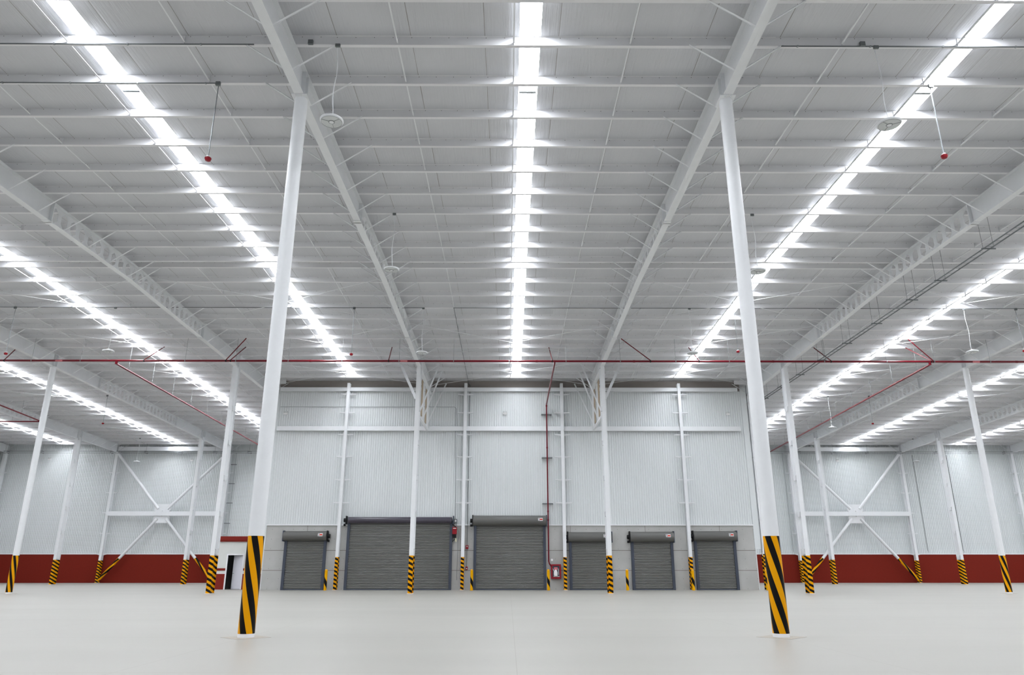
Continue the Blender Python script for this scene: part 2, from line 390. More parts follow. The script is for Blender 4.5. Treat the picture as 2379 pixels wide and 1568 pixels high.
for m in RL:
    x = m * B; inner = abs(m) < 1
    yend = YC - .1 if inner else YW - .15
    t = thing('roof_rafter', (x, Y2, ZR(Y2) - RD), 'white steel roof rafter with honeycomb web, ' + rafname(m).replace('rafter ', 'one '), 'roof beam', 'roof rafters')
    segs = [('s', -5, 23.3), ('c', 23.3, RIDGE), ('c', RIDGE, 36.7)]
    segs += [('s', 36.7, yend)] if inner else [('s', 36.7, 47.1), ('c', 47.1, 58.8), ('s', 58.8, yend)]
    for kd, a, b in segs:
        if kd == 's': ibeam_xs(MB(), x, a, b, ZR(a), ZR(b), RD).build('solid_segment', 'white', t)
        else: castellated(x, a, b).build('honeycomb_segment', 'white', t)
    for ys in (23.3, 36.7) + (() if inner else (47.1, 58.8)):
        z = ZR(ys)
        MB().box(x - .14, x + .14, ys - .018, ys + .018, z - RD - .03, z - .02).box(x - .13, x + .13, ys - .16, ys + .16, z - RD - .03, z - RD - .002).build('splice_plate', 'white', t)
    for yc_ in (Y1, Y2) + (() if inner else (Y3,)):
        z = ZR(yc_)
        mb = MB()
        for dy in (-.12, .12): mb.box(x - .11, x + .11, yc_ + dy - .006, yc_ + dy + .006, z - RD + .016, z - .016)
        mb.build('stiffener', 'white', t)
    for y in [q for q in FRONT + BACK if 6 < q < yend and not (abs(q - Y1) < .25 or abs(q - Y2) < .25 or abs(q - Y3) < .25)]:
        for s_ in (-1, 1):
            key = s_
            if key not in brace_me:
                mb = MB()
                a = Vector((s_ * .10, 0, -RD + .05)); b = Vector((s_ * 1.16, 0, .03))
                mb.bar(a, b, .05, .006, up=(0, 0, 1)); mb.bar(a + Vector((0, .022, .012)), b + Vector((0, .022, .012)), .006, .045, up=(0, 0, 1))
                o = mb.build('flange_brace', 'white', None, loc=(0, 0, 0)); brace_me[key] = o.data; bpy.data.objects.remove(o)
            c = bpy.data.objects.new('flange_brace', brace_me[key]); COL.objects.link(c); c.parent = t
            c.location = Vector((x, y, ZR(y))) - Vector(ORG[t.name])

# ------------------------------------------------------------------ purlins, one per bay and row
def proj(X, Y, Z):
    dx, dz = X - CX, Z - CH; c, s = math.cos(.3077), math.sin(.3077)
    zc = c * Y + s * dz; up = -s * Y + c * dz
    return (1189.5 + 1682 * (dx - .0048 * Y) / zc, 784 - 1682 * up / zc)
def zprofile(mb, x0, x1, y, z, top_dir=-1, lip=.02, fl=.095, t=.004):
    mb.box(x0, x1, y - t / 2, y + t / 2, z, z + PH)                      # web
    mb.box(x0, x1, y, y + fl, z, z + t); mb.box(x0, x1, y + fl - t, y + fl, z, z + lip)      # bottom flange, away from the door side
    mb.box(x0, x1, y - .035, y, z + PH - t, z + PH)
    return mb
rows = [('front', j, y) for j, y in enumerate(FRONT)] + [('back', j, y) for j, y in enumerate(BACK)]
cand = []
for wh, j, y in rows:
    if y < 9.5: continue
    for k in range(-5, 6):
        if abs(k) <= 1 and y > YC - .3: continue
        x0, x1 = (k - .5) * B, (k + .5) * B
        if x0 < XL: x0 = XL
        pa, pb = proj(x0, y, ZR(y)), proj(x1, y, ZR(y))
        vis = min(pb[0], 2379) - max(pa[0], 0)
        if vis <= 4 or max(pa[1], pb[1]) < -6: continue
        cand.append((vis * 1682 / y, wh, j, y, k, x0, x1))
cand.sort(reverse=True)
LAP = 1.0; purlin_me = {}
far = MB(); nfar = 0
for i, (_, wh, j, y, k, x0, x1) in enumerate(cand):
    odd = k % 2; off = .009 if odd else 0.0
    a = x0 - LAP if x0 > XL else x0; b = x1 + LAP
    if i < 296:
        key = (round(b - a, 3))
        mid = (a + b) / 2
        if key not in purlin_me:
            o = zprofile(MB(), a, b, y, 0).build('roof_purlin', 'purlin', None, loc=(mid, y, 0)); purlin_me[key] = o.data; bpy.data.objects.remove(o)
        o = bpy.data.objects.new('roof_purlin', purlin_me[key]); COL.objects.link(o)
        o.location = (mid, y - off, ZR(y) + off * .5)
        wr = ('%s row before the ridge' if wh == 'front' else '%s row beyond the ridge') % ORD[j]
        tag(o, 'white roof purlin in the %s, %s' % (bayname(k), wr), 'roof purlin', 'roof purlins')
    else:
        zprofile(far, a, b, y - off, ZR(y)); nfar += 1
if nfar:
    o = far.build('roof_purlin_remainder', 'purlin', None); o['kind'] = 'stuff'; tag(o, 'last far roof purlins seen thinly at the edges of the roof', 'roof purlin')

# bridging bars running up the slope between the purlins
for k in range(-5, 6):
    for q, dx in enumerate((-2.87, 0.0, 2.87)):
        x = k * B + dx
        if x < XL: continue
        ye = YC - .4 if abs(k) <= 1 else YW - .3
        ysn = [y for y in sorted(FRONT + BACK) if 8 < y < ye]
        if all(not (0 < proj(x, y, ZR(y))[0] < 2379 and proj(x, y, ZR(y))[1] > 0) for y in ysn): continue
        mb = MB()
        for ya, yb in zip(ysn[:-1], ysn[1:]):
            if yb - ya < 1: continue
            a = (x, ya + .01, ZR(ya) + .05); b = (x, yb - .004, ZR(yb) + .05)
            mb.bar(a, b, .035, .004); mb.bar((a[0] - .016, a[1], a[2] + .017), (b[0] - .016, b[1], b[2] + .017), .004, .035)
            mb.box(x - .004, x + .004, yb - .035, yb, ZR(yb) + .01, ZR(yb) + .22)
        o = mb.build('purlin_bridging_line', 'white')
        tag(o, 'thin white bridging bar line, %s one in the %s' % (('left', 'centre', 'right')[q], bayname(k)), 'bridging bar', 'bridging lines between the purlins')

# ------------------------------------------------------------------ columns
def round_column(x, y, mat, label, r=.165, ang=1):
    zt = ZR(y) - RD
    t = thing('round_column', (x, y, 0), label, 'column', 'round steel columns')
    MB().lathe([(r, 2.0), (r, zt - .025)], x, y, 40).build('shaft', 'white', t, smooth=True)
    MB().lathe([(r + .003, .075), (r + .003, 2.0)], x, y, 40).build('hazard_band', mat, t, smooth=True)
    MB().lathe([(r + .002, .0), (r + .002, .075)], x, y, 40).build('white_foot', 'trimwhite', t, smooth=True)
    MB().box(x - .20, x + .20, y - .25, y + .25, zt - .025, zt - .001).build('cap_plate', 'white', t)
    mb = MB()
    for i in (-1, 1):
        for dy in (-.21, .21): mb.lathe([(.022, zt - .055), (.022, zt - .025)], x + i * .07, y + dy, 6)
    mb.build('cap_bolts', 'white', t)
    MB().lathe([(.52, .001), (.52, .004)], x, y, 4).build('grout_pad', plain_pad, t)
    return t
plain_pad = plain('isolation_joint_concrete', (.42, .385, .33), .7, var=.08)
round_column(-B / 2, Y1, 'spiralL', 'tall white round column in the left foreground, spiral yellow and black foot')
round_column(B / 2, Y1, 'spiralR', 'tall white round column in the right foreground, spiral yellow and black foot')
round_column(-2.5 * B, Y2, 'spiralL', 'white round column near the left edge, in front of the red wall')
round_column(2.5 * B, Y2, 'spiralR', 'white round column near the right edge, in front of the red wall')
def i_col(x, y, label, haz='haz', bf=.24, d=.60, zt=None, hb=2.0, clips=True, group='flanged steel columns', name='flanged_column', brackets=None):
    zt = ZR(y) - RD if zt is None else zt
    if x > 1: haz = {'haz': 'haz2', 'hazw': 'hazw2'}[haz]
    t = thing(name, (x, y, 0), label, 'column', group)
    def prof(z0, z1, e=0):
        mb = MB(); tf = .02
        mb.box(x - bf / 2 - e, x + bf / 2 + e, y - d / 2 - e, y - d / 2 + tf, z0, z1)
        mb.box(x - bf / 2 - e, x + bf / 2 + e, y + d / 2 - tf, y + d / 2 + e, z0, z1)
        mb.box(x - .05 - e, x + .05 + e, y - d / 2 + tf, y + d / 2 - tf, z0, z1); return mb
    prof(hb, zt).build('shaft', 'white', t)
    prof(.02, hb, .002).build('hazard_band', haz, t)
    MB().box(x - bf / 2 - .03, x + bf / 2 + .03, y - d / 2 - .03, y + d / 2 + .03, 0, .02).build('base_plate', 'white', t)
    if clips:
        inn = -1 if x > 0 else 1
        z = 2.35
        while z < zt - .5:
            xs = x + inn * (.05); xe = x + inn * bf / 2
            MB().box(min(xs, xe), max(xs, xe), y - d / 2 + .05, y + d / 2 - .05, z, z + .016).prism([(-.13, -.26), (.13, -.26), (.20, 0), (-.20, 0)], lambda p, t_: (x + inn * (.05 + t_), y + p[0], z + p[1]), 0, .085).build('stiffener_clip', 'white', t)
            z += 2.02
    if brackets:
        for z in brackets:
            for s_ in (-1, 1):
                MB().prism([(0, -.02), (.42, -.01), (.42, .04), (0, .05)], lambda p, t_: (x + s_ * (bf / 2 + p[0]), y - .06 + t_, z + p[1]), 0, .12).prism([(0, -.10), (.34, -.01), (.34, 0), (0, 0)], lambda p, t_: (x + s_ * (bf / 2 + p[0]), y + t_, z + p[1]), 0, .008).build('girt_bracket', 'white', t)
    return t
i_col(-B / 2, Y2, 'white flanged column in front of the widest shutter, striped foot')
i_col(B / 2, Y2, 'white flanged column in front of the shutter next right of the hose cabinet', haz='haz')
i_col(-1.5 * B, Y2, 'white flanged column beside the small cream office, striped foot')
i_col(1.5 * B, Y2, 'white flanged column just right of the right foreground round column')
i_col(-2.5 * B, Y3, 'white flanged column in front of the left cross brace, striped foot', zt=ZR(Y3) - .02)
i_col(-3.5 * B, Y3, 'white flanged column second from the left edge, before the red wall', zt=ZR(Y3) - .02)
i_col(2.5 * B, Y3, 'white flanged column in front of the right cross brace, striped foot', zt=ZR(Y3) - .02)
i_col(3.5 * B, Y3, 'white flanged column second from the right edge, before the red wall', zt=ZR(Y3) - .02)
BR = [2.55 + 1.9 * i for i in range(6)]
wl = {-4.5: 'wall column at the far left corner of the red wall', -3.5: 'wall column at the left end of the left cross brace',
      -2.5: 'wall column at the right end of the left cross brace, behind the office', 2.5: 'wall column at the left end of the right cross brace',
      3.5: 'wall column at the right end of the right cross brace', 4.5: 'wall column cut by the right edge of the picture'}
for m, l in wl.items():
    i_col(m * B, YW - .45, 'white ' + l, haz='hazw', bf=.22, d=.40, zt=ZR(YW) - .02, clips=False, brackets=BR, group='wall columns on the red wall', name='wall_column')
BC = [5.39, 6.88, 8.39, 9.87, 11.37, 12.64]
cl = {-11.06: 'slim wall column between the leftmost shutter and the widest shutter', -3.05: 'slim wall column between the two tall shutters',
      3.50: 'slim wall column right of the fire hose cabinet', 11.54: 'slim wall column left of the rightmost shutter'}
for x, l in cl.items():
    i_col(x, YC - .28, 'white ' + l, haz='hazw', bf=.20, d=.30, zt=ZR(YC) - .02, clips=False, brackets=BC, group='slim columns on the shutter wall', name='wall_column')
for s_ in (-1, 1):
    i_col(s_ * 1.5 * B, YC + .1, 'white corner column at the %s end of the shutter wall' % side(s_), haz='hazw', bf=.34, d=.34, zt=ZR(YC) - .02, hb=2.2, clips=True, group='corner columns of the shutter wall', name='wall_column')

# ------------------------------------------------------------------ horizontal tubes on the shutter wall
for z0, z1, l in ((10.16, 10.46, 'long white horizontal wall tube, the lower of two, across the shutter wall'), (12.90, 13.15, 'long white horizontal wall tube under the roof edge, the upper of two')):
    tag(MB().box(-15.75, 15.6, YC - .26, YC - .05, z0, z1).build('wall_tube', 'white'), l, 'beam', 'tubes on the shutter wall')

# ------------------------------------------------------------------ roller shutters
def shutter(x0, x1, h, hood_top, label, sticker=True, coil=False, motor_side=-1):
    t = thing('roller_shutter', ((x0 + x1) / 2, YC - .1, 0), label, 'roller shutter', 'roller shutters in the concrete wall')
    g = .17; y = YC - .06
    n = round(h / .096); p = h / n; prof = []
    for i in range(n):
        z = i * p; prof += [(-.02, z), (-.02, z + p * .14), (.030, z + p * .24), (.044, z + p * .50), (.034, z + p * .80), (-.02, z + p * .90)]
    prof.append((0, h)); v = []; f = []
    for d, z in prof: v += [(x0 + g * .8, y - .005 - d, z), (x1 - g * .8, y - d, z)]
    for i in range(len(prof) - 1): f.append((2 * i, 2 * i + 1, 2 * i + 3, 2 * i + 2))
    MB().add(v, f).build('slat_curtain', 'slat', t)
    MB().box(x0 + g, x1 - g, y - .055, y + .02, 0.0, .07).build('bottom_rail', 'guide', t)
    for a in (x0, x1 - g):
        MB().box(a, a + g, y - .12, y + .055, 0, h + .1).build('guide_rail', 'guide', t)
    r = (hood_top - h) / 2 + .03; zc = hood_top - r; yc_ = y - .18
    arc = [(yc_ - r * math.cos(a), zc + r * math.sin(a)) for a in [math.radians(q) for q in range(-90, 91, 12)]]
    if coil:
        mb = MB(); n_ = 18
        ring = [(yc_ + (r * (.97 if i % 2 else 1.0)) * math.cos(2 * math.pi * i / n_), zc + (r * (.97 if i % 2 else 1.0)) * math.sin(2 * math.pi * i / n_)) for i in range(n_)]
        mb.prism(ring, lambda q, x: (x, q[0], q[1]), x0 + .05, x1 - .05).build('slat_coil', 'coil', t)
    else:
        poly = [(y + .055, hood_top)] + arc[::-1] + [(y + .055, zc - r)]
        MB().prism(poly, lambda q, x: (x, q[0], q[1]), x0 - .05, x1 + .03).build('hood', 'hood', t, smooth=True)
        MB().box(x0 - .02, x1, y - .1, y + .055, hood_top, hood_top + .03).build('hood_flashing', 'hood', t)
    for a in (x0 - .10, x1 + .03):
        MB().box(a, a + .05, y - .36, y + .055, zc - r - .05, zc + r + .06).build('end_plate', 'black' if (a < x0) == (motor_side < 0) else 'guide', t)
    a = x0 - .24 if motor_side < 0 else x1 + .09
    mb = MB().tube([(a, yc_, zc), (a + .14, yc_, zc)], .13, 14)
    mb.tube([(a, yc_, zc - .30), (a + .12, yc_, zc - .30)], .07, 12); mb.build('chain_hoist', 'black', t)
    if sticker:
        sx = x1 - .50; rr = r + .004
        def onhood(px, ang, out=0): return (px, yc_ - (rr + out) * math.cos(ang), zc + (rr + out) * math.sin(ang))
        def patch(u0, u1, w0, w1, out):
            a0, a1 = w0 / rr, w1 / rr; v = []; f = []
            for i in range(5):
                an = a0 + (a1 - a0) * i / 4; v += [onhood(sx + u0, an, out), onhood(sx + u1, an, out), onhood(sx + u0, an, out - .003), onhood(sx + u1, an, out - .003)]
            for i in range(4):
                q = 4 * i; f += [(q, q + 1, q + 5, q + 4), (q + 2, q + 6, q + 7, q + 3), (q, q + 4, q + 6, q + 2), (q + 1, q + 3, q + 7, q + 5)]
            f += [(0, 2, 3, 1), (16, 17, 19, 18)]
            return MB().add(v, f)
        st = patch(0, .30, -.02, .17, .004).build('maker_sticker', 'paper', t)
        patch(.11, .285, .025, .125, .006).build('red_field', 'orange', st)
        mb = MB()
        for ang, uu in ((.10, 0),): pass
        for u0, u1, w0, w1 in ((.03, .11, .125, .15), (.03, .052, .08, .125), (.03, .10, .065, .085), (.08, .105, .02, .07), (.015, .09, .0, .024)):
            q = patch(u0, u1, w0, w1, .008); mb.add(q.v, q.f)
        mb.build('letter_s', 'navy', st)
    return t
shutter(-14.55, -11.85, 3.08, 3.58, 'leftmost small grey roller shutter with round hood, right of the left foreground column', motor_side=1)
sh2 = shutter(-10.56, -3.75, 4.15, 4.50, 'widest grey roller shutter with bare dark coil and a red motor', sticker=False, coil=True, motor_side=-1)
shutter(-2.36, 2.30, 4.02, 4.56, 'tall grey hooded roller shutter in the middle, left of the hose cabinet')
shutter(3.79, 6.50, 3.0, 3.52, 'small grey roller shutter partly hidden by the right middle column')
shutter(7.79, 10.51, 3.0, 3.54, 'small grey roller shutter second from the right')
shutter(11.88, 14.58, 3.08, 3.58, 'rightmost small grey roller shutter, beside the right foreground column')

# motor operator, its switch box and the pull chain beside the widest shutter
t = thing('shutter_motor', (-3.62, YC - .2, 3.25), 'red electric motor with black base beside the widest shutter', 'motor')
MB().box(-3.74, -3.46, YC - .33, YC - .06, 3.42, 3.86).build('gear_housing', 'redpart', t)
MB().box(-3.70, -3.50, YC - .335, YC - .325, 3.76, 3.80).build('name_plate', 'paper', t)
MB().box(-3.72, -3.50, YC - .31, YC - .08, 3.18, 3.42).build('motor_body', 'black', t)
MB().bar((-3.76, YC - .15, 4.05), (-3.52, YC - .15, 3.86), .05).bar((-3.78, YC - .15, 2.92), (-3.50, YC - .15, 3.18), .035).bar((-3.77, YC - .15, 3.3), (-3.7, YC - .15, 3.3), .05).build('bracket', 'black', t)
MB().tube([(-3.53, YC - .2, 3.18), (-3.50, YC - .2, 2.95)], .045, 10).build('hand_grip', 'bulb', t)
MB().tube([(-3.46, YC - .2, 3.75), (-3.33, YC - .2, 3.6), (-3.30, YC - .2, 3.3), (-3.38, YC - .2, 3.0), (-3.40, YC - .16, .6)], .012, 6).build('chain_loop', 'conduit', t)
t = thing('junction_box', (-3.57, YC - .1, 4.12), 'small grey junction box above the red shutter motor', 'electrical box')
MB().box(-3.66, -3.46, YC - .2, YC - .05, 4.12, 4.38).build('box_body', 'conduit', t)
MB().box(-3.61, -3.51, YC - .206, YC - .2, 4.20, 4.32).build('white_label', 'paper', t)
MB().tube([(-3.54, YC - .1, 4.12), (-3.50, YC - .12, 3.95), (-3.55, YC - .15, 3.86)], .014, 6).build('cable', 'conduit', t)
tag(MB().tube([(-15.7, YC - .06, 11.83), (-3.86, YC - .06, 11.83), (-3.76, YC - .06, 11.80), (-3.70, YC - .06, 11.70), (-3.70, YC - .06, 9.7), (-3.62, YC - .07, 6.5), (-3.58, YC - .07, 4.38)], .014, 8).build('wall_conduit', 'galv'),
    'grey conduit running across the wall top then down to the widest shutter', 'conduit')
t = thing('alarm_riser', (-2.78, YC - .1, 0), 'grey conduit riser with two red alarm boxes between the two tall shutters', 'alarm conduit')
MB().tube([(-2.78, YC - .06, 13.4), (-2.78, YC - .06, 2.7)], .018, 8).tube([(-2.79, YC - .06, 2.5), (-2.79, YC - .06, 1.4)], .015, 8).build('conduit', 'conduit', t)
a = MB().box(-2.87, -2.70, YC - .14, YC - .02, 2.50, 2.74).build('alarm_sounder', 'redpart', t)
MB().box(-2.82, -2.75, YC - .15, YC - .14, 2.62, 2.70).build('lens', 'lens', a)
a = MB().box(-2.86, -2.72, YC - .12, YC - .02, 1.22, 1.42).build('pull_station', 'redpart', t)
MB().box(-2.82, -2.76, YC - .13, YC - .12, 1.27, 1.33).build('lever', 'paper', a)

# fire hose cabinet
t = thing('fire_hose_cabinet', (2.92, YC - .1, .69), 'dark red fire hose cabinet with glass front right of the middle shutter', 'fire cabinet')
x0, x1, z0, z1, yf = 2.60, 3.24, .68, 1.56, YC - .22
MB().box(x0, x1, yf + .04, YC - .0, z0, z1).build('case', 'redpipe', t)
MB().box(x0, x0 + .09, yf, yf + .04, z0, z1).box(x1 - .09, x1, yf, yf + .04, z0, z1).box(x0 + .09, x1 - .09, yf, yf + .04, z1 - .09, z1).box(x0 + .09, x1 - .09, yf, yf + .04, z0, z0 + .11).build('door_frame', 'redpart', t)
MB().box(x0 + .09, x1 - .09, yf + .036, yf + .042, z0 + .11, z1 - .09).build('dark_back', 'guide', t)
MB().lathe([(.05, .82), (.12, .86), (.13, 1.05), (.07, 1.20), (.03, 1.24)], 2.90, yf + .03, 14).build('folded_hose', 'paper', t, smooth=True)
MB().bar((2.72, yf + .02, 1.30), (2.80, yf + .02, 1.12), .035).bar((3.07, yf + .02, 1.30), (3.09, yf + .02, .92), .03).box(2.76, 3.14, yf + .01, yf + .03, .80, .84).build('valve_and_nozzle', 'lens', t)
MB().box(2.80, 3.02, yf + .005, yf + .012, 1.22, 1.38).build('notice', 'pink', t)

# ------------------------------------------------------------------ bollards
bl = [(-11.58, 'yellow bollard with one black band right of the leftmost shutter'), (-2.42, 'yellow bollard at the left edge of the middle tall shutter'),
      (2.40, 'yellow bollard at the right edge of the middle tall shutter, beside the hose cabinet'), (7.36, 'yellow bollard standing alone right of the right middle column'),
      (11.50, 'yellow bollard in front of the slim column by the rightmost shutter'), (16.15, 'yellow bollard beside the right corner column of the shutter wall')]
for x, l in bl:
    t = thing('bollard', (x, YC - .75, 0), l, 'bollard', 'yellow bollards at the shutters')
    r = .09
    MB().lathe([(r, 0), (r, 1.18)] , x, YC - .75, 22).build('post', 'bollard', t, smooth=True)
    MB().lathe([(r, 1.18), (r * .92, 1.215), (r * .7, 1.245), (r * .35, 1.262), (.002, 1.266)], x, YC - .75, 22).build('rounded_cap', 'yellow', t, smooth=True)

# ------------------------------------------------------------------ office
t = thing('office_room', (-17.8, 50.0, 0), 'small cream office with dark red cornice and base stripes behind the left foreground column', 'office')
x0, x1, yf, yb = -19.55, -15.95, 50.0, 53.5
mb = MB()
dx0, dx1 = -18.60, -17.62
mb.box(x0, dx0, yf, yf + .15, 0, 3.0).box(dx1, x1, yf, yf + .15, 0, 3.0).box(dx0, dx1, yf, yf + .15, 2.14, 3.0)
mb.box(x0, x0 + .15, yf + .15, yb, 0, 3.0).box(x1 - .15, x1, yf + .15, yb, 0, 3.0).box(x0, x1, yb, yb + .15, 0, 3.0)
mb.build('walls', 'cream', t)
MB().box(x0 - .1, x1, yf - .1, yb, 3.0, 3.08).box(x0 - .14, x1, yf - .14, yb, 3.08, 3.34).build('cornice', 'cornice', t)
MB().box(x0, dx0 - .09, yf - .02, yf, 0, .97).box(dx1 + .09, x1, yf - .02, yf, 0, .97).box(x0, dx0 - .09, yf - .02, yf, 1.17, 1.32).box(dx1 + .09, x1, yf - .02, yf, 1.17, 1.32).build('base_stripe', 'cornice', t)
MB().box(x0, dx0 - .09, yf - .018, yf, .97, 1.03).box(dx1 + .09, x1, yf - .018, yf, .97, 1.03).build('white_band', 'trimwhite', t)
MB().box(dx0 - .09, dx0, yf - .03, yf + .15, 0, 2.22).box(dx1, dx1 + .09, yf - .03, yf + .15, 0, 2.22).box(dx0, dx1, yf - .03, yf + .15, 2.14, 2.22).build('door_frame', 'trimwhite', t)
mb = MB(); mb.bar((dx1 - .02, yf + .10, .01 + 1.06), (dx0 + .24, yf + .46, .01 + 1.06), .045, 2.10)
d = mb.build('door_leaf', 'doorleaf', t)
MB().tube([(dx0 + .30, yf + .36, 1.0), (dx0 + .30, yf + .30, 1.0), (dx0 + .38, yf + .28, 1.0)], .018, 8).build('door_handle', 'galv', d)
MB().box(x0 + .16, x1 - .16, yb - .06, yb - .02, 0, 2.9).build('interior_shade_sheet', 'black', t)  # black sheet standing in for the shade seen through the ajar door

# ------------------------------------------------------------------ cross braces on the back wall
for s_ in (-1, 1):
    xa, xb = s_ * 3.5 * B, s_ * 2.5 * B; xm = (xa + xb) / 2 + (-s_) * (-.2); zm = 6.27; y = YW - .75
    t = thing('wall_cross_brace', (xm, y, 0), 'white X-shaped tubular cross brace on the %s red wall, with striped lower ends' % side(s_), 'cross brace', 'cross braces on the back wall')
    for (xe, ze) in ((xa, 12.05), (xb, 12.05), (xa, .12), (xb, .12)):
        dx = xe - xm; dz = ze - zm; L = math.hypot(dx, dz)
        st = (xm + dx / L * .62, y, zm + dz / L * .62); en = (xe - dx / L * .35, y, ze - dz / L * .15)
        if ze > 6: MB().tube([st, en], .13, 16).build('brace_tube', 'white', t, smooth=True)
        else:
            fz = (2.18 - st[2]) / (en[2] - st[2]); mid = tuple(st[i] + (en[i] - st[i]) * fz for i in range(3))
            b_ = MB().tube([st, mid], .13, 16).build('brace_tube', 'white', t, smooth=True)
            MB().tube([mid, en], .134, 16).build('hazard_band', brace_band('hazard_brace_band', dx, dz), b_, loc=(xm, y, zm), smooth=True)
    MB().box(xm - .75, xm + .75, y - .012, y + .012, zm - .88, zm + .88).build('gusset_plate', 'white', t)
    MB().box(min(xa, xb) + .11, max(xa, xb) - .11, y - .16, y + .14, zm - .20, zm + .20).build('cross_beam', 'white', t)
    mb = MB()
    for q in (-.72, 0, .72): mb.box(xm + q - .012, xm + q + .012, y - .175, y + .15, zm - .26, zm + .26)
    mb.build('beam_stiffeners', 'trimwhite', t)
    tag(MB().box(min(xa, xb) + .11, max(xa, xb) - .11, YW - .75, YW - .5, 12.25, 12.66).build('eave_strut', 'white'), 'deep white strut over the %s cross brace, under the roof' % side(s_), 'beam', 'eave struts')

# ------------------------------------------------------------------ column-to-wall trusses in the middle
for s_ in (-1, 1):
    x = s_ * (B / 2 + .12)
    t = thing('bracing_truss', (x, YC - .6, 10.2), 'white truss with tan boards between the %s middle column and the shutter wall' % side(s_), 'truss', 'trusses behind the middle columns')
    MB().bar((x, Y2 + .31, 10.22), (x, YC - .35, 10.22), .12, .12).build('bottom_chord', 'white', t)
    for yy in (43.6, 45.6, YC - .38):
        MB().box(x - .07, x + .07, yy - .07, yy + .07, 10.2, ZR(yy) - RD - .01 if yy < 48 else ZR(yy) - .01).build('post', 'white', t)
    for yy in (44.7, 47.0):
        for q in (0, .32):
            MB().box(x - .03, x + .03, yy + q, yy + q + .12, 10.45, ZR(yy) - RD - .03).build('tan_board', 'tan', t)
    for ya, yu in ((43.3, 43.85), (45.2, 45.45), (47.4, 48.6)):
        MB().bar((x - s_ * .05, ya, 10.3), (s_ * 4.42, yu, ZR(yu) + .02), .09, .012, up=(0, 1, 0)).build('diagonal_angle', 'white', t)
    MB().bar((s_ * (B / 2 + .12), Y2, 10.9), (s_ * 6.92, Y2 + 1.9, ZR(Y2 + 1.9) + .02), .16, .06, up=(0, 1, 0)).bar((s_ * (B / 2 + .12), Y2 + .4, 11.4), (s_ * 6.3, YC - 1.2, ZR(YC - 1.2) + .02), .10, .04, up=(0, 1, 0)).build('outer_knee_brace', 'white', t)

# ------------------------------------------------------------------ rod bracing under the roof
YS = [29.9, 35.9, 42.1, 48.5, 54.0, 60.0, 66.0]
def rods(k):
    for i in range(6):
        if k == 0 and i == 0: continue
        if abs(k) <= 1 and i >= 3: continue
        ya, yb = YS[i], YS[i + 1] - (.4 if abs(k) <= 1 and i == 2 else 0)
        xa, xb = (k - .5) * B + .12, (k + .5) * B - .12
        t = thing('rod_bracing', ((xa + xb) / 2, (ya + yb) / 2, ZR((ya + yb) / 2) - .22), 'thin white crossed roof rods, %s, %s pair beyond ridge' % (bayname(k), ORD[i]), 'rod bracing', 'crossed bracing rods under the roof')
        MB().tube([(xa, ya, ZR(ya) - .20), (xb, yb, ZR(yb) - .20)], .012, 6).build('rod', 'white', t)
        MB().tube([(xa, yb, ZR(yb) - .25), (xb, ya, ZR(ya) - .25)], .012, 6).build('rod', 'white', t)
for k in range(-4, 5): rods(k)

# ------------------------------------------------------------------ red fire main and its branches
PY, PZ = 39.02, 12.37
t = thing('fire_main', (0, PY, PZ), 'long dark red fire pipe crossing the whole hall under the roof', 'fire pipe')
MB().tube([(-34, PY, PZ), (34, PY, PZ)], .056, 14).build('main_pipe', 'redpipe', t, smooth=True)
for x in (-26.74, -24.01, -18.19, -15.36, -12.43, -9.43, -6.25, -3.2, -.09, 3.09, 6.13, 9.24, 12.24, 17.58, 21.09, 23.76, 26.91):
    h = MB().tube([(x, PY, PZ + .07), (x, PY, ZR(PY))], .009, 6).build('hanger_rod', 'galv', t)
    MB().tube([(x - .02, PY, PZ), (x + .02, PY, PZ)], .064, 14).build('hanger_clamp', 'galv', h)
for x, u in ((-6.83, (-6.95, 40.62)), (-15.91, (-14.92, PY)), (-15.65, (-15.5, 40.62)), (-20.47, (-20.26, 40.62)), (2.32, (2.24, 40.62)), (7.82, (6.24, PY)),
             (10.55, (10.44, 40.62)), (17.95, (17.80, 40.62)), (23.71, (22.5, PY)), (23.59, (23.21, 40.62)), (-28.25, (-28.78, 40.62))):
    b_ = MB().tube([(x, PY, PZ + .06), (u[0], u[1], ZR(u[1]) + .02)], .028, 8).build('sway_brace', 'redpipe', t)
    MB().tube([(x - .03, PY, PZ), (x + .03, PY, PZ)], .068, 12).build('brace_clamp', 'black', b_)
for x in (-29.6, -11.2, -19.3, 1.45, 6.9, 14.7, 20.1, 28.4):
    MB().tube([(x - .06, PY, PZ), (x + .06, PY, PZ)], .065, 14).build('pipe_coupling', 'redpipe', t)
for x in (-5.98, 13.3, 26.1, -25.2):
    MB().tube([(x - .2, PY, PZ), (x + .2, PY, PZ)], .058, 14).build('pipe_marker', 'pink', t)
for sd, pts in (('left', [(-22.0, PY, PZ - .15), (-22.05, PY + .2, PZ - .15), (-23.5, 71.0, PZ - .15)]), ('right', [(23.5, PY, PZ - .15), (23.55, PY + .2, PZ - .15), (25.6, 71.0, PZ - .15)])):
    t = thing('fire_branch_pipe', pts[0], 'thin red branch pipe running from the fire main towards the %s back wall' % side(-1 if sd == 'left' else 1), 'fire pipe', 'red branch pipes')
    MB().tube(pts, .055, 10).build('pipe', 'redpipe', t, smooth=True)
    MB().tube([(pts[0][0], PY, PZ), (pts[0][0], PY, PZ - .2)], .07, 10).build('tee', 'redpipe', t)
    for i in range(10):
        yy = BACK[7] + 3.2 * i; f_ = (yy - PY) / (71 - PY); xx = pts[1][0] + (pts[2][0] - pts[1][0]) * f_
        if yy < 70: MB().tube([(xx, yy, PZ - .1), (xx, yy, ZR(yy))], .009, 5).build('hanger_rod', 'galv', t)
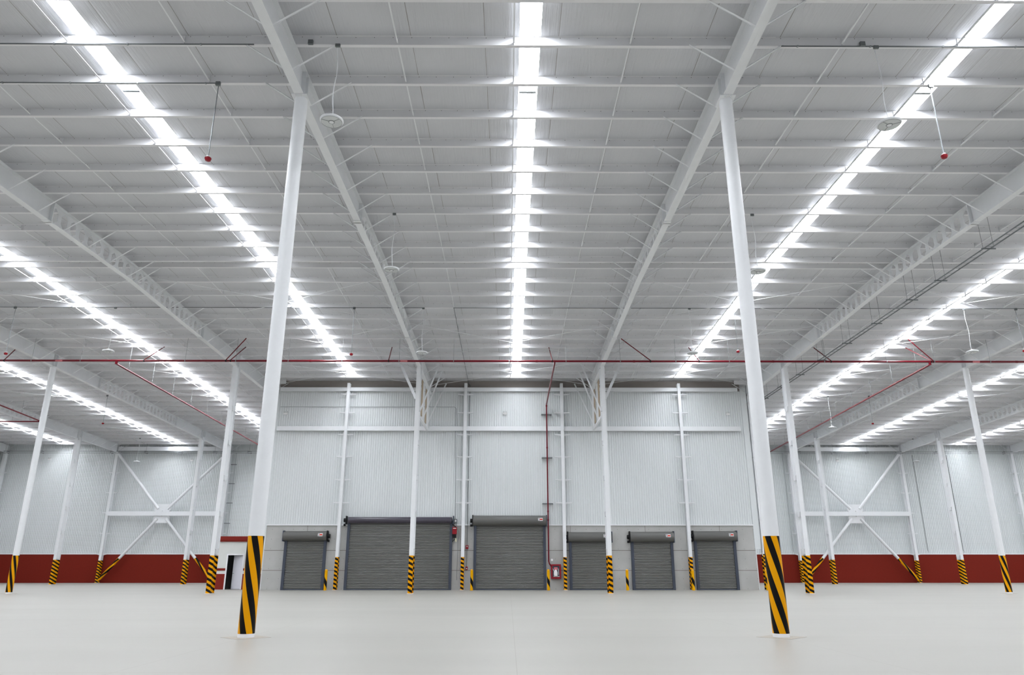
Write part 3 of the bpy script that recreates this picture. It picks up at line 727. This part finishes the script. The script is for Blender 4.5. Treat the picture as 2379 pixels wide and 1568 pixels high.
t = thing('hose_riser_pipe', (2.46, YC - .3, 1.6), 'red pipe dropping from the fire main down the wall to the hose cabinet', 'fire pipe')
MB().tube([(2.46, PY, PZ - .02), (2.46, PY + .3, PZ - .1), (2.46, YC - .32, 11.95)], .05, 10).build('roof_run', 'redpipe', t, smooth=True)
MB().tube([(2.46, YC - .32, 12.0), (2.46, YC - .32, 1.75), (2.50, YC - .30, 1.60), (2.62, YC - .22, 1.45)], .045, 10).build('riser', 'redpipe', t, smooth=True)
for z in (11.28, 8.35, 5.35): MB().box(2.10, 2.80, YC - .30, YC - .04, z - .025, z + .025).build('wall_bracket', 'conduit', t)
for z in (11.85, 9.0, 4.85, 4.3): MB().tube([(2.46, YC - .32, z - .05), (2.46, YC - .32, z + .05)], .06, 10).build('coupling', 'redpipe', t)
MB().tube([(2.66, YC - .30, 1.83), (2.66, YC - .36, 1.83)], .07, 14).build('pressure_gauge', 'paper', t)
t = thing('fire_corner_pipe', (-36.1, 50.4, 12.3), 'thin red pipes meeting behind the far left round column', 'fire pipe')
MB().tube([(-35.2, 43.5, 12.32), (-36.9, 56.5, 12.32)], .05, 8).tube([(-40.2, 56.5, 12.32), (-36.9, 56.5, 12.32)], .05, 8).build('pipe', 'redpipe', t)
for xx, yy in ((-35.6, 45.42 + 1.6), (-36.5, 53.42), (-39.3, 56.62)): MB().tube([(xx, yy, 12.35), (xx, yy, ZR(yy))], .009, 5).build('hanger_rod', 'galv', t)

# ------------------------------------------------------------------ high-bay lamps, alarm heads, conduits
YF14, YF11, YF3, YB3 = FRONT[9], FRONT[8], FRONT[3], BACK[3]
def lamp(x, y, z, label, lean=.0, r=.275):
    t = thing('high_bay_lamp', (x, y, z), label, 'ceiling lamp', 'round high-bay lamps on cords')
    MB().lathe([(r * .93, z), (r, z + .02), (r, z + .05), (r * .9, z + .065), (.12, z + .07), (.10, z + .12), (.05, z + .14)], x, y, 30).build('housing', 'white', t, smooth=True)
    MB().lathe([(r * .88, z - .004), (r * .88, z)], x, y, 30).build('lens_disc', 'lens', t)
    mb = MB().lathe([(.075, z - .012), (.075, z - .004)], x, y, 18)
    for a in (90, 210, 330):
        c, s = math.cos(math.radians(a)), math.sin(math.radians(a)); mb.bar((x + c * .075, y + s * .075, z - .007), (x + c * r * .88, y + s * r * .88, z - .007), .008)
    n = 30
    for q in range(n):
        a0, a1 = 2 * math.pi * q / n, 2 * math.pi * (q + 1) / n
        mb.bar((x + math.cos(a0) * r * .9, y + math.sin(a0) * r * .9, z - .004), (x + math.cos(a1) * r * .9, y + math.sin(a1) * r * .9, z - .004), .006)
    mb.build('lens_ribs', 'galv', t)
    MB().lathe([(.055, z - .016), (.055, z - .012)], x, y, 14).build('sensor_eye', 'white', t)
    zt = ZR(y); pts = []
    for i in range(13):
        f = i / 12; pts.append((x + .025 * math.sin(f * 9 + x), y, z + .14 + (zt - z - .14) * f))
    MB().tube(pts, .011, 6).build('hanging_cord', 'white', t)
    MB().box(x - .06, x + .06, y - .06, y - .01, zt - .09, zt - .01).build('junction_box', 'conduit', t)
lamp(-4.33, YF14, 11.44, 'round white lamp on a cord beside the left foreground column head')
lamp(8.93, YF14, 11.40, 'round white lamp hanging over the bright skylight at upper right')
lamp(-4.34, YF3, 11.56, 'round white lamp hanging by the left middle rafter, mid height')
lamp(8.87, YF3, 11.52, 'round white lamp just right of the right foreground column')
lamp(-4.40, YB3, 11.42, 'round white lamp hanging just above the left middle column top')
lamp(8.95, YB3, 11.42, 'round white lamp above the fire pipe, left of the right foreground column')
lamp(-19.80, YB3, 11.47, 'round white lamp hanging at left above the fire pipe')
lamp(22.80, YB3, 11.50, 'round white lamp on a wavy cord at right above the fire pipe')
lamp(23.3, BACK[14], 10.99, 'small far white lamp before the right back wall bay')
lamp(-34.7, BACK[24], 10.72, 'small far white lamp before the left cross brace')
lamp(38.0, BACK[24], 10.80, 'small far white lamp beside the right cross brace top')
def alarm_head(x, y, z, label):
    t = thing('beam_detector', (x, y, z), label, 'fire detector', 'red detectors on drop rods')
    MB().lathe([(.02, z - .09), (.065, z - .075), (.085, z - .03), (.085, z + .0), (.05, z + .03)], x, y, 16).build('red_head', 'redpart', t, smooth=True)
    MB().lathe([(.05, z + .03), (.05, z + .055)], x, y, 12).build('white_base', 'paper', t)
    MB().tube([(x, y, z + .05), (x, y, ZR(y))], .014, 8).build('drop_rod', 'galv', t)
    MB().box(x - .06, x + .06, y - .07, y - .01, ZR(y) - .1, ZR(y) + .01).build('junction_box', 'conduit', t)
alarm_head(-7.86, YF11, 11.40, 'red fire detector on a long grey rod at upper left')
alarm_head(11.15, YF11, 11.53, 'red fire detector on a long grey rod at upper right')
alarm_head(-7.86, YB3, 11.38, 'red fire detector just above the fire pipe, right of the left foreground column')
alarm_head(11.2, YB3, 11.55, 'red fire detector just left of the right foreground column')
alarm_head(-24.8, YB3, 11.39, 'red fire detector at the left edge above the fire pipe')
alarm_head(25.4, YB3, 11.60, 'red fire detector at the right edge above the fire pipe')
alarm_head(-29.4, BACK[14], 11.3, 'tiny far red fire detector before the left back wall')
alarm_head(26.3, BACK[14], 11.34, 'tiny far red fire detector before the right back wall')
def cond(x0, x1, y, label, dips=()):
    t = thing('roof_conduit', ((x0 + x1) / 2, y, ZR(y)), label, 'conduit', 'conduits along the purlins')
    MB().tube([(x0, y - .02, ZR(y) - .015), (x1, y - .02, ZR(y) - .015)], .017, 8).build('conduit_run', 'conduit', t)
    mb = MB(); x = x0 + .4
    while x < x1: mb.box(x - .02, x + .02, y - .045, y, ZR(y) - .04, ZR(y)); x += 1.8
    mb.build('straps', 'galv', t)
    for d in dips: MB().box(d - .06, d + .06, y - .08, y - .02, ZR(y) - .03, ZR(y) + .09).build('junction_box', 'conduit', t)
cond(-13.5, -6.4, YF14, 'grey conduit along the nearest lamp purlin at upper left', (-5.0,))
cond(-14, -7.86, YF11, 'grey conduit along the purlin to the upper left fire detector')
cond(6.6, 16, YF14, 'grey conduit along the nearest lamp purlin at upper right', (8.6,))
cond(-30, -4.4, YB3, 'grey conduit along the far lamp purlin, left part')
cond(-2.9, 30, YB3, 'grey conduit along the far lamp purlin, middle and right part')
pts = [(-2.87, y, ZR(y) - .02) for y in (YB3, 38, 44, YC - .2)] + [(-2.80, YC - .08, 13.35)]
tag(MB().tube(pts, .018, 8).build('roof_conduit', 'conduit'), 'dark conduit running along the roof to the alarm boxes left of the middle shutter', 'conduit')

# ------------------------------------------------------------------ cable tray at right and wire tray along the back wall
t = thing('cable_tray', (17.35, 35, 12.5), 'long thin wire cable tray hung from rods right of the second right rafter', 'cable tray')
mb = MB()
for dx in (-.12, .12): mb.bar((17.35 + dx, 16, 12.5), (17.6 + dx, 70.9, 12.45), .012, .05)
mb.build('side_rails', 'conduit', t)
mb = MB(); y = 16.5
while y < 70.5: mb.bar((17.22 + (y - 16) * .0046, y, 12.485), (17.48 + (y - 16) * .0046, y, 12.485), .008); y += .5
mb.build('wire_rungs', 'conduit', t)
ysr = sorted(FRONT + BACK)
for y in [q for q in ysr if 17 < q < 70][::2]:
    xx = 17.35 + (y - 16) * .0046
    h = MB().box(xx - .26, xx + .26, y - .02, y + .02, 12.43, 12.47).build('trapeze_bar', 'conduit', t)
    for dx in (-.2, .2): MB().tube([(xx + dx, y, 12.43), (xx + dx, y, ZR(y))], .007, 5).build('hanger_rod', 'conduit', h)
for sd, x0, x1 in (('left', XL + .4, -17), ('right', 17.2, 52)):
    t = thing('wall_cable_tray', ((x0 + x1) / 2, 70.9, 12.0), 'thin dark cable tray along the top of the %s back wall' % sd, 'cable tray', 'cable trays along the back wall')
    MB().tube([(x0, 70.95, 12.22), (x1, 70.95, 12.22)], .016, 6).tube([(x0, 70.7, 11.98), (x1, 70.7, 11.98)], .014, 6).tube([(x0, 70.7, 12.10), (x1, 70.7, 12.10)], .01, 6).build('tray_wires', 'conduit', t)
    x = x0 + 1.0
    while x < x1:
        s_ = 1 if sd == 'left' else -1
        MB().bar((x - s_ * .30, 71.0, 12.20), (x + s_ * .32, 70.4, 12.05), .07, .05).bar((x - s_ * .30, 71.0, 12.05), (x + s_ * .32, 70.4, 11.9), .07, .05).tube([(x, 70.7, 12.1), (x, 70.7, ZR(70.7))], .008, 5).build('tray_bracket', 'conduit', t)
        x += 3.35
for s_, l in ((-1, 'left'), (1, 'right')):
    x = s_ * 27.15
    t = thing('cable_ladder', (x, YW - .2, 2.8), 'slim vertical cable run %s on the %s back wall' % ('with dark rungs' if s_ < 0 else 'without rungs', l), 'cable ladder', 'vertical cable runs')
    mb = MB()
    for dx in ((-.62, -.35, .2) if s_ < 0 else (-.2, .3)): mb.tube([(x + dx, YW - .18, 2.8), (x + dx, YW - .18, 12.1)], .016, 6)
    mb.build('cables', 'galv', t)
    for z in (11.0, 9.15, 7.3, 5.4, 3.6) if s_ < 0 else (): MB().box(x - .7, x + .35, YW - .22, YW - .14, z - .03, z + .03).build('rung', 'conduit', t)
for x, l in ((39.9, 'near the right cross brace column'), (43.3, 'between the right end columns')):
    tag(MB().tube([(x, YW - .02, 12.0), (x, YW - .02, 2.9), (x, YW - .18, 2.75)], .02, 6).build('drop_conduit', 'conduit'), 'thin grey conduit dropping down the back wall %s' % l, 'conduit', 'drop conduits')
# emergency lights
def elight(x, y, z, label):
    t = thing('emergency_light', (x, y, z), label, 'emergency light', 'small twin emergency lights')
    MB().box(x - .13, x + .13, y, y + .07, z, z + .14).build('battery_box', 'paper', t)
    for s_ in (-.08, .08): MB().tube([(x + s_, y + .03, z + .18), (x + s_, y - .08, z + .16)], .06, 12).build('lamp_head', 'lens', t)
elight(-15.3, YC - .12, 11.28, 'small white emergency light high on the wall left of the leftmost slim column')
elight(-.37, YC - .12, 11.30, 'small white emergency light high above the middle tall shutter')
elight(14.85, YC - .12, 11.28, 'small white emergency light high above the rightmost shutter')
elight(-45.3, YW - .075, 11.45, 'small white emergency light high on the far left back wall')
elight(-31.3, YW - .075, 11.35, 'small white emergency light high inside the left cross brace bay')
elight(32.4, YW - .075, 11.35, 'small white emergency light high inside the right cross brace bay')
print('PURLINS', len(cand), 'far', nfar, 'objs', len(S.objects))
